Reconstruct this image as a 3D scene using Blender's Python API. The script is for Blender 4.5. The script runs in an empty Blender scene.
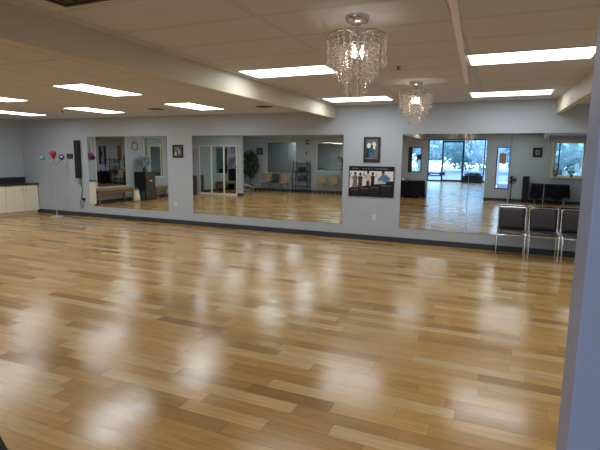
import bpy, bmesh, math, random
from mathutils import Vector, Matrix
random.seed(7)
scn = bpy.context.scene
COL = scn.collection
PI = math.pi

# ------------------------------------------------------------------ mesh builder
class MB:
    def __init__(s): s.v=[]; s.f=[]; s.m=[]; s.sm=[]
    def add(s, vs, fs, mat=0, smooth=False):
        o=len(s.v); s.v += [tuple(v) for v in vs]
        for f in fs: s.f.append([o+i for i in f]); s.m.append(mat); s.sm.append(smooth)
        return s
    def box(s, c, d, rz=0, mat=0, M=None):
        x,y,z=d[0]/2,d[1]/2,d[2]/2
        vs=[Vector((a,b,e)) for e in (-z,z) for a,b in ((-x,-y),(x,-y),(x,y),(-x,y))]
        R=M if M is not None else Matrix.Rotation(rz,3,'Z')
        vs=[R@v+Vector(c) for v in vs]
        return s.add(vs,[(3,2,1,0),(4,5,6,7),(0,1,5,4),(1,2,6,5),(2,3,7,6),(3,0,4,7)],mat)
    def bb(s, x0,x1,y0,y1,z0,z1, mat=0):
        return s.box(((x0+x1)/2,(y0+y1)/2,(z0+z1)/2),(abs(x1-x0),abs(y1-y0),abs(z1-z0)),0,mat)
    def tube(s, pts, r, seg=8, mat=0, closed=False):
        pts=[Vector(p) for p in pts]; n=len(pts)
        rs=r if isinstance(r,(list,tuple)) else [r]*n
        vs=[]; up=Vector((0,0,1)); prev=None
        for i,p in enumerate(pts):
            if closed: t=(pts[(i+1)%n]-pts[i-1]).normalized()
            else: t=(pts[min(i+1,n-1)]-pts[max(i-1,0)]).normalized()
            if prev is None:
                a=t.cross(up if abs(t.z)<.9 else Vector((1,0,0))).normalized()
            else:
                a=(prev-t*prev.dot(t)).normalized()
            prev=a; b=t.cross(a)
            for k in range(seg):
                th=2*PI*k/seg; vs.append(p+(a*math.cos(th)+b*math.sin(th))*rs[i])
        fs=[]
        rng=n if closed else n-1
        for i in range(rng):
            j=(i+1)%n
            for k in range(seg):
                k2=(k+1)%seg
                fs.append((i*seg+k,i*seg+k2,j*seg+k2,j*seg+k))
        s.add(vs,fs,mat,True)
        if not closed:
            s.add(vs[:seg],[tuple(range(seg))[::-1]],mat); s.add(vs[-seg:],[tuple(range(seg))],mat)
        return s
    def ring(s, c, R, r, n=32, seg=8, mat=0, M=None):
        M=M or Matrix.Identity(3)
        return s.tube([Vector(c)+M@Vector((R*math.cos(2*PI*i/n),R*math.sin(2*PI*i/n),0)) for i in range(n)],r,seg,mat,True)
    def lathe(s, prof, c=(0,0,0), seg=24, mat=0, M=None):
        M=M or Matrix.Identity(3); c=Vector(c); vs=[]
        for r,z in prof:
            for k in range(seg):
                th=2*PI*k/seg; vs.append(c+M@Vector((r*math.cos(th),r*math.sin(th),z)))
        fs=[]
        for i in range(len(prof)-1):
            for k in range(seg):
                k2=(k+1)%seg; fs.append((i*seg+k,i*seg+k2,(i+1)*seg+k2,(i+1)*seg+k))
        s.add(vs,fs,mat,True)
        n=len(prof)
        if prof[0][0]>1e-5: s.add(vs[:seg],[tuple(range(seg))[::-1]],mat)
        if prof[-1][0]>1e-5: s.add(vs[(n-1)*seg:],[tuple(range(seg))],mat)
        return s
    def ball(s, c, r, sub=2, mat=0, sc=(1,1,1), jit=0):
        bm=bmesh.new(); bmesh.ops.create_icosphere(bm,subdivisions=sub,radius=1)
        vs=[]
        for v in bm.verts:
            k=r*(1+random.uniform(-jit,jit)); vs.append(Vector(c)+Vector((v.co.x*sc[0],v.co.y*sc[1],v.co.z*sc[2]))*k)
        fs=[[v.index for v in f.verts] for f in bm.faces]; bm.free()
        return s.add(vs,fs,mat,True)
    def prism(s, poly, o, u, v, n, th, mat=0):
        """flat outline poly (a,b) in the plane o+a*u+b*v, thickness th along n"""
        o,u,v,n=map(Vector,(o,u,v,n)); N=len(poly)
        A=[o+u*a+v*b for a,b in poly]; B=[p+n*th for p in A]
        fs=[tuple(range(N))[::-1],tuple(range(N,2*N))]+[(i,(i+1)%N,N+(i+1)%N,N+i) for i in range(N)]
        return s.add(A+B,fs,mat)
    def build(s, name, mats, parent=None, bevel=0, label=None):
        me=bpy.data.meshes.new(name); me.from_pydata(s.v,[],s.f)
        if not isinstance(mats,(list,tuple)): mats=[mats]
        for m in mats: me.materials.append(m)
        me.polygons.foreach_set('material_index',s.m); me.polygons.foreach_set('use_smooth',s.sm)
        bm=bmesh.new(); bm.from_mesh(me); bmesh.ops.recalc_face_normals(bm,faces=bm.faces); bm.to_mesh(me); bm.free()
        me.update()
        o=bpy.data.objects.new(name,me); COL.objects.link(o)
        if parent is not None: o.parent=parent
        if bevel:
            b=o.modifiers.new('bevel','BEVEL'); b.width=bevel; b.segments=2; b.limit_method='ANGLE'
        if label: o['label']=label
        return o

def tag(o,label,cat,group=None):
    o['label']=label; o['category']=cat
    if group: o['group']=group
    return o
def thing(name,label,cat,loc=(0,0,0),rz=0,group=None):
    o=bpy.data.objects.new(name,None); COL.objects.link(o); o.location=loc; o.rotation_euler=(0,0,rz)
    o.empty_display_size=.1
    return tag(o,label,cat,group)
def copy_tree(o,parent=None):
    c=o.copy(); COL.objects.link(c)
    if parent is not None: c.parent=parent
    for ch in list(o.children): copy_tree(ch,c)
    return c
def dup(o,loc,rz,label,group=None):
    c=copy_tree(o); c.location=loc; c.rotation_euler=(0,0,rz); c['label']=label
    if group: c['group']=group
    return c
def struct(o): o['kind']='structure'; return o

# ------------------------------------------------------------------ materials
def lin(h):
    out=[]
    for i in (0,2,4):
        c=int(h[i:i+2],16)/255; out.append(c/12.92 if c<=.04045 else ((c+.055)/1.055)**2.4)
    return (*out,1)
def mat(name,hexc,rough=.5,metal=0,noise=0.06,scale=8,spec=.5,emit=0,coat=0,bump=0):
    m=bpy.data.materials.new(name); m.use_nodes=True; nt=m.node_tree; N=nt.nodes; L=nt.links
    b=N['Principled BSDF']; c=lin(hexc)
    b.inputs['Roughness'].default_value=rough; b.inputs['Metallic'].default_value=metal
    b.inputs['Specular IOR Level'].default_value=spec; b.inputs['Coat Weight'].default_value=coat
    tc=N.new('ShaderNodeTexCoord'); nz=N.new('ShaderNodeTexNoise'); nz.inputs['Scale'].default_value=scale; nz.inputs['Detail'].default_value=4
    L.new(tc.outputs['Object'],nz.inputs['Vector'])
    mx=N.new('ShaderNodeMix'); mx.data_type='RGBA'
    mx.inputs['A'].default_value=tuple(x*(1-noise) for x in c[:3])+(1,); mx.inputs['B'].default_value=tuple(min(1,x*(1+noise)) for x in c[:3])+(1,)
    L.new(nz.outputs['Fac'],mx.inputs['Factor']); L.new(mx.outputs['Result'],b.inputs['Base Color'])
    if emit:
        b.inputs['Emission Color'].default_value=c; b.inputs['Emission Strength'].default_value=emit
    if bump:
        bp=N.new('ShaderNodeBump'); bp.inputs['Strength'].default_value=bump; bp.inputs['Distance'].default_value=.01
        L.new(nz.outputs['Fac'],bp.inputs['Height']); L.new(bp.outputs['Normal'],b.inputs['Normal'])
    return m
def emission(name,rgb,strength):
    m=bpy.data.materials.new(name); m.use_nodes=True; nt=m.node_tree; nt.nodes.clear()
    e=nt.nodes.new('ShaderNodeEmission'); e.inputs['Color'].default_value=(*rgb,1); e.inputs['Strength'].default_value=strength
    o=nt.nodes.new('ShaderNodeOutputMaterial'); nt.links.new(e.outputs[0],o.inputs[0]); return m
def glass(name,tint=(.93,.97,1),gl=.08):
    m=bpy.data.materials.new(name); m.use_nodes=True; nt=m.node_tree; nt.nodes.clear(); N=nt.nodes
    t=N.new('ShaderNodeBsdfTransparent'); t.inputs['Color'].default_value=(*tint,1)
    g=N.new('ShaderNodeBsdfGlossy'); g.inputs['Roughness'].default_value=.02
    mx=N.new('ShaderNodeMixShader'); mx.inputs[0].default_value=gl; o=N.new('ShaderNodeOutputMaterial')
    nt.links.new(t.outputs[0],mx.inputs[1]); nt.links.new(g.outputs[0],mx.inputs[2]); nt.links.new(mx.outputs[0],o.inputs[0]); return m

def wood_floor():
    m=bpy.data.materials.new('oak_plank_floor'); m.use_nodes=True; nt=m.node_tree; N=nt.nodes; L=nt.links
    b=N['Principled BSDF']
    geo=N.new('ShaderNodeNewGeometry'); sep=N.new('ShaderNodeSeparateXYZ'); L.new(geo.outputs['Position'],sep.inputs[0])
    def M(op,a,bb=None,c=None):
        n=N.new('ShaderNodeMath'); n.operation=op
        for i,x in enumerate((a,bb,c)):
            if x is None: continue
            if isinstance(x,(int,float)): n.inputs[i].default_value=x
            else: L.new(x,n.inputs[i])
        return n.outputs[0]
    W=.127
    row=M('DIVIDE',sep.outputs['Y'],W); ri=M('FLOOR',row); rf=M('FRACT',row)
    wn=N.new('ShaderNodeTexWhiteNoise'); wn.noise_dimensions='1D'; L.new(ri,wn.inputs['W'])
    ln=M('MULTIPLY_ADD',wn.outputs['Value'],.35,.62)           # plank length changes by row
    off=M('MULTIPLY',wn.outputs['Value'],37.3)
    cx=M('ADD',M('DIVIDE',sep.outputs['X'],ln),off)
    # wobble so lengths differ inside a row
    ci=M('FLOOR',cx); cf=M('FRACT',cx)
    comb=N.new('ShaderNodeCombineXYZ'); L.new(ri,comb.inputs[0]); L.new(ci,comb.inputs[1])
    w2=N.new('ShaderNodeTexWhiteNoise'); w2.noise_dimensions='3D'; L.new(comb.outputs[0],w2.inputs['Vector'])
    # grain
    cv=N.new('ShaderNodeCombineXYZ'); L.new(M('MULTIPLY',sep.outputs['X'],1.6),cv.inputs[0]); L.new(M('MULTIPLY',sep.outputs['Y'],22),cv.inputs[1]); L.new(M('MULTIPLY',w2.outputs['Value'],60),cv.inputs[2])
    nz=N.new('ShaderNodeTexNoise'); nz.inputs['Scale'].default_value=1.6; nz.inputs['Detail'].default_value=6; nz.inputs['Roughness'].default_value=.6; nz.inputs['Distortion'].default_value=.8
    L.new(cv.outputs[0],nz.inputs['Vector'])
    ramp=N.new('ShaderNodeValToRGB'); e=ramp.color_ramp.elements
    e[0].position=0; e[0].color=lin('98713f'); e[1].position=1; e[1].color=lin('cfae7a')
    for pos,h in ((.04,'a57d48'),(.25,'ba8f51'),(.7,'c69b5b')):
        k=e.new(pos); k.color=lin(h)
    L.new(w2.outputs['Value'],ramp.inputs['Fac'])
    g2=N.new('ShaderNodeMapRange'); g2.inputs['From Min'].default_value=.3; g2.inputs['From Max'].default_value=.7; g2.inputs['To Min'].default_value=.80; g2.inputs['To Max'].default_value=1.14
    L.new(nz.outputs['Fac'],g2.inputs['Value'])
    # seams
    ex=M('MULTIPLY',M('MINIMUM',cf,M('SUBTRACT',1,cf)),ln); ey=M('MULTIPLY',M('MINIMUM',rf,M('SUBTRACT',1,rf)),W)
    seam=M('LESS_THAN',M('MINIMUM',ex,ey),.0014)
    sv=M('SUBTRACT',1,M('MULTIPLY',seam,.55))
    tot=M('MULTIPLY',g2.outputs[0],sv)
    vm=N.new('ShaderNodeVectorMath'); vm.operation='SCALE'; L.new(ramp.outputs['Color'],vm.inputs[0]); L.new(tot,vm.inputs['Scale'])
    L.new(vm.outputs[0],b.inputs['Base Color'])
    L.new(M('MULTIPLY_ADD',nz.outputs['Fac'],.08,M('MULTIPLY_ADD',w2.outputs['Value'],.06,FLOOR_ROUGH)),b.inputs['Roughness'])
    b.inputs['Specular IOR Level'].default_value=.75
    # every plank lies at a very slightly different tilt
    sub=N.new('ShaderNodeVectorMath'); sub.operation='SUBTRACT'; L.new(w2.outputs['Color'],sub.inputs[0]); sub.inputs[1].default_value=(.5,.5,.5)
    sc=N.new('ShaderNodeVectorMath'); sc.operation='SCALE'; sc.inputs['Scale'].default_value=.022; L.new(sub.outputs[0],sc.inputs[0])
    ad=N.new('ShaderNodeVectorMath'); ad.operation='ADD'; L.new(geo.outputs['Normal'],ad.inputs[0]); L.new(sc.outputs[0],ad.inputs[1])
    nm=N.new('ShaderNodeVectorMath'); nm.operation='NORMALIZE'; L.new(ad.outputs[0],nm.inputs[0])
    bp=N.new('ShaderNodeBump'); bp.inputs['Strength'].default_value=.04; bp.inputs['Distance'].default_value=.01
    L.new(nz.outputs['Fac'],bp.inputs['Height']); L.new(nm.outputs[0],bp.inputs['Normal']); L.new(bp.outputs['Normal'],b.inputs['Normal'])
    return m
def ceiling_mat(name,hexc,x0,px,y0,py):
    m=mat(name,hexc,.85,0,.05,30,.2); nt=m.node_tree; N=nt.nodes; L=nt.links; b=N['Principled BSDF']
    geo=N.new('ShaderNodeNewGeometry'); sep=N.new('ShaderNodeSeparateXYZ'); L.new(geo.outputs['Position'],sep.inputs[0])
    def M(op,a,bb=None):
        n=N.new('ShaderNodeMath'); n.operation=op
        for i,x in enumerate((a,bb)):
            if x is None: continue
            if isinstance(x,(int,float)): n.inputs[i].default_value=x
            else: L.new(x,n.inputs[i])
        return n.outputs[0]
    ds=[]
    for ax,o,p in (('X',x0,px),('Y',y0,py)):
        f=M('FRACT',M('DIVIDE',M('SUBTRACT',sep.outputs[ax],o),p)); ds.append(M('MULTIPLY',M('MINIMUM',f,M('SUBTRACT',1,f)),p))
    d=M('MINIMUM',*ds)
    bar=M('LESS_THAN',d,.012); edge=M('LESS_THAN',M('ABSOLUTE',M('SUBTRACT',d,.016)),.006)
    src=b.inputs['Base Color'].links[0].from_socket
    k=M('SUBTRACT',M('ADD',1,M('MULTIPLY',bar,.04)),M('MULTIPLY',edge,.34))
    vm=N.new('ShaderNodeVectorMath'); vm.operation='SCALE'; L.new(src,vm.inputs[0]); L.new(k,vm.inputs['Scale']); L.new(vm.outputs[0],b.inputs['Base Color'])
    return m

FLOOR_ROUGH=.12
LIGHT=7.5
M_floor=wood_floor()
M_ceil=ceiling_mat('ceiling_tile_raised','d0d6e6',3.70,1.35,-4.11,.625)
M_ceil2=ceiling_mat('ceiling_tile_low','ccd2e0',1.55,.61,-3.3,1.22)
M_wall=mat('wall_paint_pale_blue','b9c3ce',.7,0,.02,3,.3)
M_wallL=mat('wall_paint_left','b9c3ce',.7,0,.02,3,.3)
M_fascia=mat('fascia_paint','d2cbb9',.55,0,.02,4,.4)
M_base=mat('dark_baseboard','3a3c46',.45,0,.1,10)
M_white=mat('white_paint','e8e6e0',.5,0,.02,6)
M_jamb=mat('painted_jamb','9ca7c8',.45,0,.03,10)
M_mirror=mat('mirror_silver','e9efed',0.0,1,0,4)
M_mirror2=mat('mirror_silver_dim','cfd8d6',0.02,1,0,4)
M_mirror_edge=mat('mirror_edge','6f8682',.3,.2,.05,20)
M_chrome=mat('chrome','d6d6d8',.12,1,.03,20)
M_steel=mat('brushed_steel','a9a9a6',.32,1,.06,40)
M_satin=mat('satin_silver','d0d0cc',.35,.6,.05,30)
M_black=mat('black_plastic','17181b',.45,0,.1,20)
M_blackcloth=mat('black_cloth','14161d',.85,0,.2,14,.2,bump=.3)
M_vinyl=mat('dark_brown_vinyl','30292c',.42,0,.12,30,bump=.1)
M_tan=mat('tan_upholstery','b59d7a',.7,0,.1,30)
M_dkvinyl=mat('dark_vinyl','4a4440',.5,0,.1,30)
M_cream=mat('cream_laminate','f7f1de',.45,0,.03,6)
M_counter=mat('dark_countertop','2e3331',.35,0,.25,60)
M_wood=mat('bench_wood','9a7a52',.5,0,.2,14)
M_darkwood=mat('dark_frame_wood','33282a',.4,0,.15,20)
M_plate=mat('ivory_plate','e3dcc6',.4,0,.02,9)
M_red=mat('red_shade','b5313c',.35,0,.1,12)
M_blue=mat('teal_shade','5fa9b8',.3,0,.12,12)
M_purple=mat('violet_shade','4a3f8a',.3,0,.15,12)
M_bulbw=mat('frosted_white','eef2f2',.4,0,.02,9)
M_leaf=mat('leaf_green','3f5a38',.6,0,.4,9)
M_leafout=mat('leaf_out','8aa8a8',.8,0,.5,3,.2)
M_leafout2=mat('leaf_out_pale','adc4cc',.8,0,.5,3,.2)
M_bark=mat('bark','5a4a3c',.9,0,.3,8)
M_pot=mat('pot','7b4a33',.7,0,.15,8)
M_bluefeather=mat('pale_blue_feather','9fb9c8',.7,0,.3,9)
M_pink=mat('dusty_pink','b88f8c',.7,0,.15,12)
M_bag=mat('white_bag','efe7d6',.5,0,.06,9,bump=.3)
M_bin=mat('slate_bin','3d4658',.5,0,.1,9)
M_asphalt=mat('asphalt','7c8590',.9,0,.1,2)
M_concrete=mat('concrete','c4c8c8',.9,0,.06,3)
M_carpaint=mat('white_car_paint','e9edf0',.2,0,.02,5,coat=.5)
M_carglass=mat('car_glass','20262c',.08,0,.05,5)
M_tyre=mat('tyre','191919',.8,0,.1,9)
M_signtan=mat('tan_paper','a98d72',.7,0,.08,12)
M_glass=glass('window_glass')
M_winframe=mat('dark_window_frame','2b3036',.4,.2,.08,12)
M_creamframe=mat('cream_window_frame','e2dab4',.5,0,.03,8)
M_diffuser=emission('lit_diffuser',(.95,.99,1),LIGHT)
M_lightframe=mat('white_metal','e9e9e6',.4,0,.02,8)
M_vent=mat('grey_grille','574e46',.6,.1,.1,20)
M_lilac=mat('lilac_raceway','f4eef6',.3,0,.02,8)
M_bulb=emission('warm_bulb',(1,.76,.58),24)
M_rubber=mat('black_rubber_mat','15110f',.8,0,.2,40)

def crystal():
    m=bpy.data.materials.new('crystal'); m.use_nodes=True; nt=m.node_tree; nt.nodes.clear(); N=nt.nodes
    t=N.new('ShaderNodeBsdfTransparent'); t.inputs['Color'].default_value=(.82,.80,.78,1)
    g=N.new('ShaderNodeBsdfGlossy'); g.inputs['Roughness'].default_value=.05; g.inputs['Color'].default_value=(.97,.98,1,1)
    tr=N.new('ShaderNodeBsdfTranslucent'); tr.inputs['Color'].default_value=(1,1,1,1)
    m1=N.new('ShaderNodeMixShader'); m1.inputs[0].default_value=.62
    mx=N.new('ShaderNodeMixShader'); mx.inputs[0].default_value=.68; o=N.new('ShaderNodeOutputMaterial')
    nt.links.new(g.outputs[0],m1.inputs[1]); nt.links.new(tr.outputs[0],m1.inputs[2])
    nt.links.new(t.outputs[0],mx.inputs[1]); nt.links.new(m1.outputs[0],mx.inputs[2]); nt.links.new(mx.outputs[0],o.inputs[0]); return m
M_crystal=crystal()

# ------------------------------------------------------------------ room
XL,XR,YF=-5.9,10.4,-11.5       # left wall, right wall, wall opposite the long mirror wall
XB,XS=3.58,7.52                # raised bay between the two fascias
ZC,ZL,ZF=2.70,2.60,2.45
LX0,LX1,LY=0.9,6.2,-27.0       # lobby beyond the opening
struct(MB().bb(XL-.1,XR+.1,YF,.1,-.1,0).build('floor',M_floor))
struct(MB().bb(LX0,LX1,LY,YF,-.1,0).build('floor_lobby',M_floor))
struct(MB().bb(XB,XS+.62,YF,0.05,ZC,ZC+.1).build('ceiling',M_ceil))
SK_=.048  # the right fascia runs slightly askew
struct(MB().bb(XL-.1,XB-.08,YF,0.05,ZL,ZL+.1).build('ceiling_left',M_ceil2))
xs=lambda y: XS-SK_*y
struct(MB().prism([(xs(.05)+.08,.05),(xs(YF)+.08,YF),(XR+.1,YF),(XR+.1,.05)],(0,0,ZL),(1,0,0),(0,1,0),(0,0,1),.085).build('ceiling_right',M_ceil2))
struct(MB().bb(LX0,LX1,LY,YF-.15,3.1,3.2).build('ceiling_lobby',M_white))
struct(MB().bb(XB-.08,XB,YF,-.003,ZF,ZC+.1).build('trim_1',M_fascia))
struct(MB().prism([(xs(-.003),-.003),(xs(YF),YF),(xs(YF)+.08,YF),(xs(-.003)+.08,-.003)],(0,0,ZF),(1,0,0),(0,1,0),(0,0,1),ZC-ZF+.05).build('trim_2',M_fascia))
struct(MB().bb(XL-.1,XR+.1,0,.12,0,2.8).build('wall_back',M_wall))
struct(MB().bb(XL-.12,XL,YF-.15,.12,0,2.8).build('wall_left',M_wallL))
struct(MB().bb(XR,XR+.12,YF-.15,.12,0,2.8).build('wall_right',M_wall))
# wall opposite the mirrors, with its openings
w=MB(); y0,y1=YF-.15,YF
def wallrun(x0,x1,holes):
    x=x0
    for a,b,z0,z1 in holes:
        w.bb(x,a,y0,y1,0,2.8)
        if z0>0: w.bb(a,b,y0,y1,0,z0)
        w.bb(a,b,y0,y1,z1,2.8); x=b
    w.bb(x,x1,y0,y1,0,2.8)
WIN_A=(3.0,3.44,1.08,2.14); OPEN=(3.70,6.02,0,2.49); WIN_B=(6.42,6.93,.48,2.17); WIN_C=(8.47,9.48,1.04,2.36)
wallrun(XL-.12,XR+.12,[WIN_A,OPEN,WIN_B,WIN_C])
struct(w.build('wall_front',M_wall))
# thin furring on the right part of that wall (the corner seen in the mirror)
struct(MB().bb(7.32,8.40,YF,YF+.09,0,2.6).bb(8.40,9.55,YF,YF+.09,0,.98).bb(8.40,9.55,YF,YF+.09,2.42,2.6).bb(9.55,XR,YF,YF+.09,0,2.6).build('wall_front_step',M_wall))
# baseboards
bh=.105
struct(MB().bb(XL,XR,-.014,0,0,bh).build('baseboard_back',M_base))
struct(MB().bb(XL,XL+.014,YF,-.014,0,bh).build('baseboard_left',M_base))
struct(MB().bb(XL+.014,3.70,YF,YF+.014,0,bh).bb(6.02,7.32,YF,YF+.014,0,bh).bb(7.32,XR,YF+.09,YF+.104,0,bh).build('baseboard_front',M_base))
struct(MB().bb(XR-.014,XR,YF+.104,-.014,0,bh).build('baseboard_right',M_base))
# lobby shell
struct(MB().bb(LX1,LX1+.12,LY,y0,0,3.2).build('wall_lobby_right',M_wall))
lw=MB(); lw.bb(LX0-.12,LX0,-17,y0,0,3.2).bb(LX0-.12,LX0,LY,-26.3,0,3.2).bb(LX0-.12,LX0,-26.3,-17,0,.25).bb(LX0-.12,LX0,-26.3,-17,2.95,3.2)
struct(lw.build('wall_lobby_left',M_wall))
struct(MB().bb(LX0,LX1,y0-.04,y0-.001,2.78,3.1).build('wall_lobby_front',M_wall))
# storefront glazing, door
sf=MB()
for a in (.9,1.42,5.30,6.2): sf.bb(a-.035,a+.035,LY-.1,LY,0,3.1)
sf.bb(.9,6.2,LY-.1,LY,3.0,3.1).bb(.9,2.36,LY-.1,LY,0,.10).bb(3.92,6.2,LY-.1,LY,0,.10).bb(.9,2.36,LY-.1,LY,.55,.62)
win1=struct(sf.build('window_1',M_winframe))
for a,b in ((.93,2.3),(3.98,6.17)): MB().bb(a,b,LY-.06,LY-.05,.1,3.0).build('pane',M_glass,win1)
df=MB(); a,b=2.36,3.92
df.bb(a,a+.12,LY-.1,LY+.02,0,2.98).bb(b-.12,b,LY-.1,LY+.02,0,2.98).bb(a,b,LY-.1,LY+.02,2.84,2.98).bb(a,b,LY-.1,LY+.02,0,.14)
door1=struct(df.build('door_1',M_winframe))
MB().bb(a+.12,b-.12,LY-.06,LY-.05,.14,2.84).build('pane',M_glass,door1)
MB().bb(3.62,3.68,LY+.04,LY+.07,.95,1.25).bb(3.63,3.67,LY,LY+.05,.98,1.0).bb(3.63,3.67,LY,LY+.05,1.2,1.22).build('handle',M_steel,door1)
# lobby side glazing
w5=struct(MB().bb(LX0-.08,LX0-.02,-26.3,-17,.25,.32).bb(LX0-.08,LX0-.02,-26.3,-17,2.88,2.95).bb(LX0-.08,LX0-.02,-21.7,-21.6,.25,2.95).build('window_5',M_winframe))
MB().bb(LX0-.055,LX0-.045,-26.3,-17,.32,2.88).build('pane',M_glass,w5)
def wall_window(name,W,fm,fw,mull=()):
    a,b,z0,z1=W; f=MB(); ya,yb=YF-.12,YF+.02
    f.bb(a,a+fw,ya,yb,z0,z1).bb(b-fw,b,ya,yb,z0,z1).bb(a+fw,b-fw,ya,yb,z0,z0+fw).bb(a+fw,b-fw,ya,yb,z1-fw,z1)
    for x in mull: f.bb(x-.015,x+.015,ya+.03,yb-.04,z0+fw,z1-fw)
    o=struct(f.build(name,fm)); MB().bb(a+fw,b-fw,YF-.07,YF-.06,z0+fw,z1-fw).build('pane',M_glass,o); return o
wall_window('window_2',WIN_A,M_winframe,.03)
MB().bb(2.88,3.0,YF,YF+.04,1.06,2.16).build('side_panel',M_winframe,bpy.data.objects['window_2'])
wall_window('window_3',WIN_B,M_winframe,.035)
w4=wall_window('window_4',WIN_C,M_creamframe,.05)
MB().bb(8.38,8.47,YF+.09,YF+.12,.95,2.45).bb(9.48,9.57,YF+.09,YF+.12,.95,2.45).bb(8.47,9.48,YF+.09,YF+.12,2.36,2.45).bb(8.36,9.59,YF+.02,YF+.2,.98,1.04).build('window_frame',M_creamframe,w4)
MB().bb(8.62,8.66,YF-.1,YF-.02,1.09,2.31).build('mullion',M_winframe,w4)

# door jamb beside the camera
j=MB(); j.bb(6.8975,6.925,-8.75,-8.685,0,ZC)
jo=struct(j.build('trim_3',M_jamb,bevel=.003))
MB().bb(6.925,6.94,-8.742,-8.695,0,ZC).build('stop_strip',M_jamb,jo)

# ------------------------------------------------------------------ mirror panels on the long wall
PW=1.2503; H0,H1=.298,2.128
def panel(x0,x1,label):
    g=MB(); e=.0035
    g.bb(x0+e,x1-e,-.0075,-.0015,H0,H1,0)
    o=g.build('mirror_panel',[M_mirror,M_mirror_edge])
    for p in o.data.polygons: p.material_index=0 if abs(p.normal.y)>.9 else 1
    return tag(o,label,'mirror','tall frameless mirror panels on the long wall')
xa,wa=-3.3668,1.3148
panel(xa,xa+wa,'frameless wall mirror panel beside the thin black wall speaker')
panel(xa+wa,xa+2*wa,'frameless wall mirror panel just left of the small dark framed photo')
panel(0,PW,'first panel of the triple wall mirror, just right of the small dark framed photo')
panel(PW,2*PW,'centre panel of the triple wall mirror, reflecting a row of chairs')
panel(2*PW,3*PW,'last panel of the triple wall mirror, beside the dance poster')
xc=4.945
panel(xc,xc+PW,'mirror panel right of the dance poster, reflecting the glass entrance door')
panel(xc+PW,xc+2*PW,'mirror panel behind the first two black chairs, reflecting a standing fan')
panel(xc+2*PW,xc+3*PW,'mirror panel behind the end chair, reflecting the cream framed window')

# ------------------------------------------------------------------ wall pictures
def picture(name,label,cat,x0,x1,z0,z1,y,ny,fw,fmat,bg,patches,mats,depth=.025,group=None,rot=None,bottom=None):
    """hung on a wall with normal (0,ny,0); patches are outlines in 0..1 across the print"""
    t=thing(name,label,cat,((x0+x1)/2,y,(z0+z1)/2),rot or 0,group); W,H=x1-x0,z1-z0; fb=bottom or fw
    q=lambda a: ny*a
    f=MB()
    f.bb(-W/2,-W/2+fw,q(.001),q(depth),-H/2,H/2).bb(W/2-fw,W/2,q(.001),q(depth),-H/2,H/2)
    f.bb(-W/2+fw,W/2-fw,q(.001),q(depth),-H/2,-H/2+fb).bb(-W/2+fw,W/2-fw,q(.001),q(depth),H/2-fw,H/2)
    f.build('frame',fmat,t)
    p=MB(); iw,ih=W-2*fw,H-fw-fb; ox,oz=-W/2+fw,-H/2+fb
    p.bb(ox,ox+iw,q(.001),q(depth*.5),oz,oz+ih,0)
    for k,(mi,poly) in enumerate(patches):
        p.prism([(a*iw,b*ih) for a,b in poly],(ox,q(depth*.5+.0004+.00012*k),oz),(1,0,0),(0,0,1),(0,ny,0),.0003,mi)
    p.build('print',[bg]+mats,t)
    return t
C=lambda h:mat('ink_'+h,h,.55,0,.05,30,.3)
def ell(cx,cy,rx,ry,n=14,wob=0):
    return [(cx+rx*math.cos(2*PI*i/n)*(1+wob*math.sin(i*2.7)),cy+ry*math.sin(2*PI*i/n)*(1+wob*math.cos(i*3.1))) for i in range(n)]
rect=lambda a,b,c,d:[(a,b),(c,b),(c,d),(a,d)]
K=[C('e3efe4'),C('2e5b78'),C('14342f'),C('6d7066'),C('3f6f92'),C('9aa093')]
picture('framed_picture','dark framed print of a white and blue bouquet above the dance poster','picture',4.18,4.515,1.585,2.075,-.0005,-1,.032,M_darkwood,C('44504d'),
  [(3,rect(.02,.02,.98,.22)),(4,rect(.06,.06,.94,.97)),(3,[(.1,.1),(.42,.14),(.5,.6),(.2,.66),(.08,.5)]),(1,ell(.28,.66,.17,.13,12,.25)),(1,ell(.64,.70,.16,.14,12,.2)),(3,ell(.48,.62,.09,.11)),(2,ell(.46,.36,.24,.22,14,.15)),(5,ell(.50,.24,.22,.12,12,.2)),(1,ell(.66,.55,.09,.06)),(6,rect(.04,.03,.96,.055))],K,bottom=.05)
G=[C('d9d6d0'),C('6c6a66'),C('55524f'),C('a3a09a')]
picture('framed_photo','small dark framed grey photo between the left and triple mirrors','picture',-.56,-.265,1.615,1.915,-.0005,-1,.038,M_black,C('8a8883'),
  [(2,rect(.0,.62,1,1)),(4,ell(.5,.70,.16,.16)),(3,[(.28,.0),(.74,.0),(.70,.45),(.52,.56),(.32,.42)]),(1,ell(.25,.24,.10,.20)),(1,ell(.66,.42,.08,.16)),(3,ell(.44,.52,.14,.16))],G)
# poster : black header, white band with dancing couples, stepped black lower half
D=[C('1a1a20'),C('46443f'),C('2b2a2c'),C('77736c'),C('5f7fae'),C('c9c6bd'),C('8f8f94'),C('97826f')]
BK,GR,DK,LG,BL,PA,TX,SK=1,2,3,4,5,6,7,8
pt=[(BK,rect(0,.86,1,1)),(BK,[(0,0),(1,0),(1,.53),(.83,.52),(.83,.44),(.62,.42),(.44,.38),(.25,.32),(.13,.34),(.0,.26)])]
def fig(x,h,base,c,skin=SK,arm=1,w=.05):
    return [(c,[(x-w,base),(x+w*.9,base),(x+w*.75,base+h*.45),(x+w*.95,base+h*.74),(x+w*.3,base+h*.82),(x-w*.4,base+h*.82),(x-w*.95,base+h*.7),(x-w*.7,base+h*.42)]),
            (skin,ell(x,base+h*.90,.026,.065,10)),(DK,ell(x,base+h*.95,.028,.05,10)),
            (skin,[(x-w*.8*arm,base+h*.72),(x-w*.6*arm,base+h*.62),(x-w*1.9*arm,base+h*.66),(x-w*1.2*arm,base+h*.98),(x-w*1.5*arm,base+h*.99),(x-w*2.2*arm,base+h*.64)])]
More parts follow.
